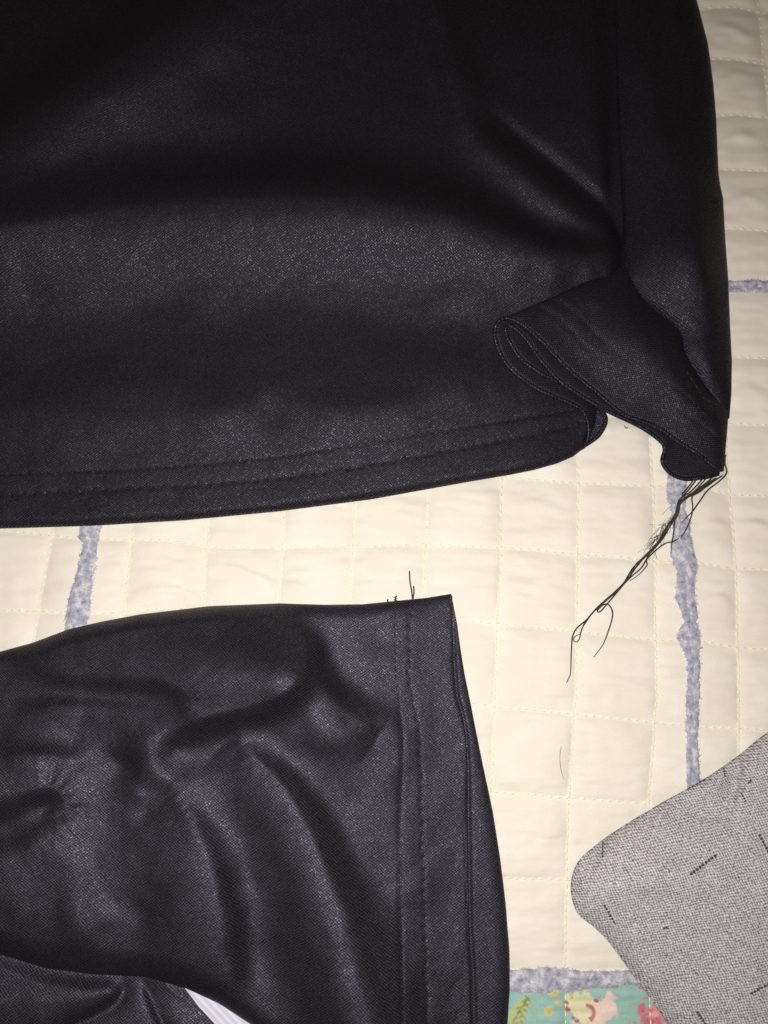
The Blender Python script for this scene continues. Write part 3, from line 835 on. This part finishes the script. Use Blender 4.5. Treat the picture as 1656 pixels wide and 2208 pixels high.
for k, t in enumerate(TH):
    cord('loose_thread', zc(t, *K), shirt, M['strand'], r=.00022 if k else .00025, z0=.8 + .12 * k, start_z=2.0)
parts = []
for _ in range(70):                     # fine fluff caught in the tangle
    t = random.random()
    cx = 1020 - 190 * t + random.gauss(0, 18); cy = 470 + 280 * t + random.gauss(0, 18)
    a = random.gauss(2.1, .5); L = random.uniform(40, 120)
    pts = [(cx, cy), (cx + math.cos(a) * L * .5 + random.gauss(0, 8), cy + math.sin(a) * L * .5), (cx + math.cos(a) * L, cy + math.sin(a) * L)]
    s = spline(zc(pts, *K), 9)
    X, Y, Z = P(s[:, 0], s[:, 1], np.maximum(quilt_h(s[:, 0], s[:, 1]), -1) + random.uniform(.6, 1.6))
    parts.append(tube_data(np.stack([X, Y, Z], 1), .00004, 3))
v, f = merge(parts)
o = mesh_obj('thread_fluff', v, f, M['strand'], shirt); o['kind'] = 'stuff'
adopt(shirt)

# ------------------------------------------------------------------ the black sleeve (lower left)
sleeve = empty('black_sleeve', (-0.05, -0.08, 0.001), 'crumpled black sleeve with double stitched cuff hem at lower left, white lining peeking out', 'sleeve')
TOP = [(-700, 1560), (-400, 1500), (-200, 1455), (0, 1405), (70, 1386), (150, 1356), (220, 1340), (300, 1325), (450, 1307), (600, 1301), (700, 1304), (780, 1303), (850, 1296), (920, 1289), (975, 1280), (1100, 1280)]
FR = [(1200, 972), (1288, 973), (1351, 973), (1441, 976), (1502, 982), (1526, 989), (1556, 997), (1592, 1002), (1650, 1006), (1745, 1006), (1890, 1008), (1998, 1010), (2107, 1017), (2208, 1019), (2600, 1030)]
BOT = [(-700, 1990), (-300, 2030), (0, 2058), (100, 2088), (200, 2101), (310, 2106), (400, 2131), (470, 2163), (540, 2208), (600, 2255), (700, 2330), (800, 2400), (1100, 2560)]
L1 = [(1200, 851), (1300, 851), (1400, 851), (1480, 855), (1540, 863), (1600, 869), (1700, 865), (1800, 861), (1900, 861), (2000, 865), (2208, 868), (2600, 872)]
L2 = [(1200, 888), (1300, 886), (1400, 882), (1480, 884), (1560, 903), (1650, 908), (1750, 909), (1900, 914), (2050, 918), (2208, 922), (2600, 930)]

SLEEVE_FOLDS = [
    # pinch below the cuff corner, dark wall towards the cuff
    [(545, 1310, 1.4, 46, 160), (585, 1356, 5.4, 44, 190), (642, 1424, 8.2, 40, 200), (702, 1500, 8.6, 42, 180), (764, 1552, 6.0, 44, 150), (815, 1585, 1.0, 44, 110)],
    # beak running down-left from the pinch
    [(655, 1424, 4.93, 34, 70), (618, 1482, 7.83, 36, 150), (545, 1518, 8.12, 38, 200), (450, 1540, 7.25, 38, 220), (345, 1578, 6.09, 39, 200), (250, 1602, 3.77, 42, 160), (150, 1610, 0.87, 56, 120)],
    # dark wedge at upper left
    [(40, 1400, 0.7, 120, 50), (120, 1432, 3.9, 160, 42), (220, 1448, 5.2, 200, 38), (330, 1455, 5.2, 200, 36), (395, 1484, 4.6, 160, 32), (425, 1530, 1.6, 90, 34)],
    # dark pool
    [(380, 1612, 0.87, 160, 48), (322, 1640, 4.93, 240, 50), (306, 1690, 4.06, 240, 45), (320, 1750, 0.72, 200, 70)],
    # hollow at the left edge
    [(-400, 1745, 8.7, 180, 84), (-150, 1735, 8.7, 180, 76), (0, 1715, 8.12, 180, 62), (85, 1692, 7.25, 150, 53), (130, 1706, 4.06, 110, 48), (150, 1750, 0.87, 80, 70)],
    [(-400, 1930, 5.8, 80, 220), (-150, 1900, 6.52, 98, 240), (0, 1868, 6.67, 81, 260), (100, 1812, 5.22, 70, 260), (170, 1770, 2.32, 70, 240), (260, 1770, 0.58, 84, 200)],
    # long crease towards the cuff
    [(490, 1590, 0.58, 48, 120), (540, 1630, 3.77, 36, 140), (604, 1694, 6.67, 39, 150), (662, 1790, 8.12, 48, 155), (716, 1925, 9.57, 64, 150), (752, 2060, 11.02, 92, 145), (796, 2230, 11.89, 106, 140), (850, 2450, 11.6, 80, 140)],
    # broad dark trough beside it
    [(350, 1700, 0.72, 62, 180), (392, 1756, 4.35, 56, 210), (440, 1850, 7.54, 62, 230), (468, 1960, 8.99, 67, 230), (480, 2070, 8.12, 70, 220), (492, 2150, 5.8, 70, 180), (510, 2250, 2.9, 78, 160)],
    [(250, 1950, 0.29, 60, 60), (180, 2010, 2.03, 70, 70), (150, 2070, 0.58, 70, 84)],
    [(330, 1900, -0.29, 60, 60), (300, 1960, -1.3, 60, 60), (330, 2030, -0.43, 60, 60)],
    [(800, 1345, -0.29, 40, 40), (820, 1380, -1.01, 42, 48), (835, 1420, -0.43, 42, 56)],
    [(30, 1545, 0, 28, 40), (130, 1528, 1.74, 25, 46), (240, 1530, 1.45, 25, 46), (330, 1545, 0, 28, 40)],
    [(-60, 1640, 0.29, 28, 40), (80, 1632, 1.45, 25, 46), (190, 1645, 0.29, 28, 40)],
    [(640, 1560, 0, 34, 40), (720, 1590, 1.01, 31, 50), (800, 1590, 0.29, 34, 50)],
]
SLEEVE_CREASES = [   # pinched grooves
    [(120, 1392, 1.28, 46, 52), (180, 1440, 5.44, 49, 46), (280, 1462, 7.04, 52, 42), (360, 1474, 7.36, 52, 35), (404, 1504, 6.72, 46, 24), (412, 1538, 0.64, 35, 24)],
    [(560, 1325, 1.56, 35, 35), (606, 1366, 9.88, 42, 35), (652, 1412, 12.48, 42, 32), (704, 1472, 13.52, 42, 42), (760, 1530, 9.88, 35, 46), (800, 1552, 1.04, 35, 42)],
    [(652, 1432, 2.2, 35, 24), (604, 1502, 5, 42, 35), (530, 1540, 5, 38, 38), (440, 1562, 4, 24, 28), (340, 1590, 4, 24, 32), (240, 1612, 3, 38, 42), (190, 1620, 0.4, 38, 42)],
    [(212, 1606, 3.08, 52, 46), (268, 1650, 10.56, 52, 52), (296, 1690, 5.28, 32, 46), (300, 1715, 0.44, 32, 42)],
    [(-400, 1850, 5.4, 80, 80), (-60, 1790, 6.3, 74, 74), (30, 1762, 6.3, 66, 63), (96, 1738, 4.86, 56, 52), (136, 1726, 0.72, 46, 46)],
    [(525, 1590, 0.78, 24, 32), (586, 1648, 4.16, 24, 35), (640, 1722, 5.2, 24, 38), (690, 1812, 6.24, 28, 46), (732, 1892, 6.76, 32, 52), (772, 1990, 7.8, 38, 77), (806, 2090, 9.1, 42, 116), (840, 2210, 10.4, 46, 158), (880, 2420, 10.4, 52, 175)],
    [(392, 1708, 0.96, 46, 46), (446, 1776, 4.48, 60, 52), (492, 1862, 8, 70, 49), (520, 1960, 9.92, 70, 52), (530, 2060, 9.92, 63, 52), (524, 2124, 5.76, 60, 46), (516, 2200, 3.2, 52, 46)],
    [(140, 1545, 0.2, 35, 35), (180, 1552, 1.8, 42, 42), (215, 1556, 0.2, 35, 35)],
    [(170, 2015, 0.4, 32, 32), (250, 2005, 1.2, 32, 32), (340, 1950, 1.4, 32, 32), (425, 1905, 0.6, 32, 32)],
    [(800, 1350, 0.4, 38, 38), (818, 1384, 1.6, 42, 38), (830, 1420, 0.4, 35, 35)],
    [(0, 1500, 0.4, 24, 35), (130, 1500, 0.9, 24, 35), (260, 1520, 0.4, 24, 35)],
    [(0, 1645, 0.3, 24, 32), (120, 1640, 0.9, 24, 32), (230, 1700, 0.8, 24, 32), (330, 1705, 0.3, 24, 32)],
    [(-300, 2010, 3, 70, 52), (0, 2052, 4, 52, 46), (100, 2080, 4, 46, 38), (200, 2096, 3.5, 42, 35), (310, 2104, 3, 35, 35), (400, 2128, 0.6, 28, 28)],
]
def sleeve_h(X, Y):
    thick = smoothstep(20, 260, ip(Y, FR) - X) * smoothstep(0, 150, Y - ip(X, TOP))
    z = 4.6 + 1.0 * thick + 1.2 * sum_folds(X, Y, SLEEVE_FOLDS) - .30 * sum(fold(X, Y, p, vee=True) for p in SLEEVE_CREASES) + .35 * vnoise(X / 90, Y / 90, 101) + .22 * vnoise(X / 38, Y / 42, 102)
    z = 2.2 + np.logaddexp(0, (z - 2.2) * 1.6) / 1.6 - .1
    e1 = ip(Y, L1) - X; e2 = ip(Y, L2) - X
    deep = .08 + .20 * smoothstep(1500, 1560, Y)
    z -= deep * np.exp(-(e1 / 6.0) ** 2)
    z -= .14 * np.exp(-(e2 / 7.0) ** 2)
    z += .1 * np.exp(-((e1 + 24) / 13.0) ** 2) * smoothstep(1480, 1560, Y)
    fr = ip(Y, FR) - X
    z = z - 2.2 * smoothstep(170, 0, fr)
    q = np.clip(fr / 15, 0, 1)
    z = 2.1 + (z - 2.1) * np.sqrt(np.clip(1 - (1 - q) ** 2, 0, 1))
    q = np.clip((Y - ip(X, TOP)) / 34, 0, 1)
    z = .35 + (z - .35) * np.sqrt(np.clip(1 - (1 - q) ** 2, 0, 1))
    q = np.clip((ip(X, BOT) - Y) / 60, 0, 1)
    z = 2.8 + (z - 2.8) * np.sqrt(np.clip(1 - (1 - q) ** 2, 0, 1))
    return z

def region(fx0, fx1, fy0, fy1, m, n, s=None, t=None):
    S, T = np.meshgrid(np.linspace(0, 1, m) if s is None else s, np.linspace(0, 1, n) if t is None else t)
    Y = 1300 + T * 1000.; X = S * 900.
    for _ in range(4):
        X = fx0(Y) + S * (fx1(Y) - fx0(Y))
        Y = fy0(X) + T * (fy1(X) - fy0(X))
    return X, Y
sgrid = np.concatenate([np.linspace(0, .32, 50, endpoint=False), np.linspace(.32, 1, 300)])
Xv, Yv = region(lambda y: -500 + 0 * y, lambda y: ip(y, L1) + 2, lambda x: ip(x, TOP), lambda x: ip(x, BOT), 0, 300, s=sgrid)
sheet('sleeve_panel', Xv, Yv, sleeve_h(Xv, Yv), M['sleeve'], sleeve)

Xc, Yc = region(lambda y: ip(y, L1) - .5, lambda y: ip(y, FR), lambda x: ip(x, TOP), lambda x: 2420 + 0 * x, 76, 420)
def pits_v(X, Y, line, pitch, depth, r):
    k = (Y - np.round(Y / pitch) * pitch) / r
    return -depth * np.exp(-k * k - ((X - ip(Y, line) - 3 * np.sin(np.round(Y / pitch) * 1.7)) / r) ** 2)
Zc = sleeve_h(Xc, Yc) + pits_v(Xc, Yc, L2, 25, .24, 4.0) + pits_v(Xc, Yc, L1, 22, .15, 4.0)
sheet('cuff_hem', Xc, Yc, Zc, M['sleeve'], sleeve)
# front edge of the cuff: rounded fold
ye = np.linspace(1284, 2420, 300); xe = ip(ye, FR) - 1
X, Y, Z = P(xe, ye, 1.6 + 0 * ye)
v, f = tube_data(np.stack([X, Y, Z], 1), .00045, 10)
mesh_obj('cuff_edge', v, f, M['sleeve'], sleeve, uv=v[:, :2] * 1000)
ys = np.linspace(1300, 2400, 300)
stitch_rows(ip(ys, L1), ys, 'cuff_stitching', sleeve, M['thread'], sleeve_h, 13, 7, width=1.2, lift=.22, jit=.7)
stitch_rows(ip(ys, L2), ys, 'cuff_stitching', sleeve, M['thread'], sleeve_h, 8, 17, width=1.1, lift=.10, jit=2.0)

# back layer of the cuff, a little wider than the front
BR = [(1200, 971), (1283, 972), (1300, 977), (1350, 986), (1400, 993), (1450, 1001), (1550, 1021), (1650, 1041), (1750, 1062), (1850, 1078), (1950, 1090), (2050, 1098), (2130, 1099), (2208, 1094), (2420, 1080)]
S, T = np.meshgrid(np.linspace(0, 1, 50), np.linspace(0, 1, 320))
Yk = 1284 + T * 1136
for _ in range(3):
    Xk = ip(Yk, FR) - 60 + S * (ip(Yk, BR) - ip(Yk, FR) + 60)
    y0 = ip(Xk, TOP) + 8 * (1 - S ** 3)
    Yk = y0 + T * (2420 - y0)
q = np.clip((ip(Yk, BR) - Xk) / 34, 0, 1)
lift = np.interp(Yk, [1284, 1500, 1800, 2100, 2420], [.6, 1.0, 1.9, 2.4, 2.4])
Zk = .3 + lift * np.sqrt(np.clip(1 - (1 - q) ** 2, 0, 1)) + .12 * vnoise(Xk / 30, Yk / 60, 105)
Zk -= .8 * np.exp(-((Xk - ip(Yk, FR) - 3) / 6) ** 2)
Zk = np.maximum(Zk, .15)
sheet('cuff_back', Xk, Yk, Zk, M['sleeve'], sleeve)

# cloth under the lower edge of the sleeve
UR = [(1980, 330), (2060, 355), (2125, 394), (2170, 428), (2215, 470), (2330, 560), (2600, 760)]
S, T = np.meshgrid(np.concatenate([np.linspace(0, .45, 40, endpoint=False), np.linspace(.45, 1, 130)]), np.linspace(0, 1, 130))
Yu = 2010 + T * 560
Xu = -500 + S * (ip(Yu, UR) + 500)
UF = [
    [(-300, 2190, 2, 60, 160), (0, 2170, 2.4, 50, 160), (120, 2165, 2.2, 45, 140), (215, 2150, 1.6, 40, 90)],
]
UV_ = [
    [(272, 2095, 2.0, 26, 16), (266, 2135, 3.2, 26, 14), (248, 2165, 3.2, 26, 16), (205, 2190, 3.0, 26, 16), (140, 2222, 2.6, 26, 20), (40, 2300, 1.0, 30, 40)],
    [(312, 2100, 2.0, 26, 12), (320, 2135, 2.4, 30, 12), (345, 2195, 2.4, 34, 12), (380, 2260, 2.2, 34, 14), (460, 2400, 1.5, 30, 20)],
]
Zu = 4.6 + sum_folds(Xu, Yu, UF) - sum(fold(Xu, Yu, p, vee=True) for p in UV_) + .2 * vnoise(Xu / 40, Yu / 40, 107)
q = np.clip((ip(Yu, UR) - Xu) / 95, 0, 1)
Zu = .9 + (Zu - .9) * q
top = smoothstep(-6, 40, Yu - ip(Xu, BOT))
Zu = 2.5 + (Zu - 2.5) * top
Zu = np.minimum(Zu, .9 + (ip(Yu, UR) - Xu) / 22)
sheet('sleeve_underside', Xu, Yu, Zu, M['sleeve'], sleeve)
# white ribbed lining in the gap
S, T = np.meshgrid(np.linspace(0, 1, 60), np.linspace(0, 1, 60))
Yw = 2090 + T * 330
Xw = ip(Yw, UR) - 40 + S * (60 + 150 * T)
Zw = .55 + .25 * np.sin(S * 3) + .1 * vnoise(Xw / 25, Yw / 25, 108)
sheet('white_lining', Xw, Yw, Zw, M['white_rib'], sleeve)
# thread ends at the cuff corner
K2 = (700, 1200, 3.312)
for t in ([(605, 105), (608, 170), (620, 240), (628, 310)], [(635, 212), (636, 260), (628, 312)], [(516, 284), (500, 292), (512, 300), (498, 310), (520, 318)], [(452, 306), (448, 316), (456, 326)]):
    cord('thread_end', zc(t, *K2), sleeve, M['strand'], r=.00021, z0=1.1, wob=.2, taper=0)
adopt(sleeve)

# ------------------------------------------------------------------ grey linen cushion corner (lower right)
cushion = empty('grey_cushion', (0.17, -0.10, 0.0), 'grey slubbed linen cushion with its rounded corner on the quilt at lower right', 'cushion')
OUT = [(1440, 2208), (1400, 2150), (1352, 2086), (1312, 2030), (1282, 2000), (1247, 1970), (1232, 1932), (1232, 1892), (1250, 1852), (1298, 1812), (1350, 1776), (1404, 1744), (1500, 1690), (1560, 1652), (1600, 1622), (1656, 1578),
       (1780, 1500), (1930, 1440), (2100, 1450), (2230, 1560), (2280, 1760), (2290, 2050), (2230, 2350), (2080, 2560), (1860, 2640), (1660, 2560), (1540, 2360)]
outl = spline(OUT + [OUT[0]], 420)[:-1]
outl = outl + .8 * np.stack([vnoise(np.arange(419) / 6, np.zeros(419), 111), vnoise(np.arange(419) / 6, np.zeros(419) + 5, 112)], 1)
outl = np.vstack([outl, outl[:1]])
ctr = np.array([1760., 2040.])
R = np.concatenate([np.linspace(1, .93, 24, endpoint=False), np.linspace(.93, .02, 120)])
Xp = ctr[0] + (outl[None, :, 0] - ctr[0]) * R[:, None]
Yp = ctr[1] + (outl[None, :, 1] - ctr[1]) * R[:, None]
def cushion_h(X, Y):
    shp = np.shape(X); x = np.ravel(X); y = np.ravel(Y)
    d2 = np.full(x.shape, 1e18)
    for k in range(0, 420, 2):
        d2 = np.minimum(d2, (x - outl[k, 0]) ** 2 + (y - outl[k, 1]) ** 2)
    d = np.sqrt(d2).reshape(shp)
    z = 4.2 * np.sqrt(np.clip(1 - (1 - np.clip(d / 40, 0, 1)) ** 2, 0, 1)) + 13 * (1 - np.exp(-d / 230))
    X = np.reshape(x, shp); Y = np.reshape(y, shp)
    z = z + fold(X, Y, [(1300, 1800, -.5, 14, 20), (1283, 1850, -2.0, 12, 24), (1276, 1900, -.3, 14, 26)], 12)
    z = z + fold(X, Y, [(1600, 1625, -1.2, 14, 22), (1588, 1680, -3.0, 12, 30), (1578, 1740, -1.8, 14, 34), (1572, 1800, 0, 14, 30)], 12)
    z = z + fold(X, Y, [(1420, 1770, 0, 40, 40), (1500, 1740, -2.0, 30, 50), (1570, 1745, -.2, 40, 40)], 12)
    z = z + fold(X, Y, [(1330, 1880, 0, 30, 40), (1420, 1880, 1.8, 40, 50), (1560, 1830, .2, 40, 60)], 12)
    z = z + .35 * vnoise(X / 70, Y / 70, 113) * np.clip(d / 60, 0, 1)
    return z - .6
Zp = cushion_h(Xp, Yp)
sheet('cushion_cover', Xp, Yp, Zp, M['linen'], cushion)
SL = [((1487, 1887), (1545, 1843), 9, 2.6), ((1302, 1950), (1326, 1992), 6, 2.0), ((1300, 1814), (1299, 1850), 5, 1.6), ((1636, 1798), (1662, 1846), 7, 2.6), ((1560, 1655), (1564, 1676), 4, 1.7),
      ((1598, 1709), (1609, 1730), 4, 2.0), ((1617, 2144), (1668, 2116), 7, 2.2), ((1502, 2180), (1522, 2210), 5, 2.4), ((1483, 1701), (1521, 1680), 5, 1.4), ((1613, 1690), (1620, 1682), 2, 2.2), ((1430, 2002), (1440, 2000), 2, 2.2)]
for (a, b, n, r) in SL:
    parts = []
    for k in range(n):
        t = (k + .5) / n
        x = a[0] + (b[0] - a[0]) * t; y = a[1] + (b[1] - a[1]) * t
        L = math.hypot(b[0] - a[0], b[1] - a[1]) / n * .36
        ux, uy = (b[0] - a[0]), (b[1] - a[1]); ln = math.hypot(ux, uy); ux /= ln; uy /= ln
        e = np.linspace(-1, 1, 5)
        xx = x + ux * L * e; yy = y + uy * L * e
        zz = cushion_h(xx, yy) + .22 - .1 * e * e
        X, Y, Z = P(xx, yy, zz)
        parts.append(tube_data(np.stack([X, Y, Z], 1), r * .00017 * np.array([.3, .85, 1, .85, .3]), 6))
    v, f = merge(parts)
    mesh_obj('slub', v, f, M['slub'], cushion)
adopt(cushion)

# ------------------------------------------------------------------ stray bits on the quilt
h = cord('stray_hair', zc([(425, 165), (418, 215), (420, 280), (430, 325), (442, 360)], 1056, 1550, 2.76), None, M['hair'], r=.00007, z0=.35, wob=.2)
h['label'] = 'single short dark hair lying on the cream quilt left of the grey cushion'; h['category'] = 'hair'
lp = cord('lint_speck', [(1346, 918), (1350, 923), (1355, 920)], None, M['lint'], r=.00022, z0=.3, wob=.5)
lp['label'] = 'tiny brown lint speck on the quilt just under the turned-over shirt corner'; lp['category'] = 'lint'
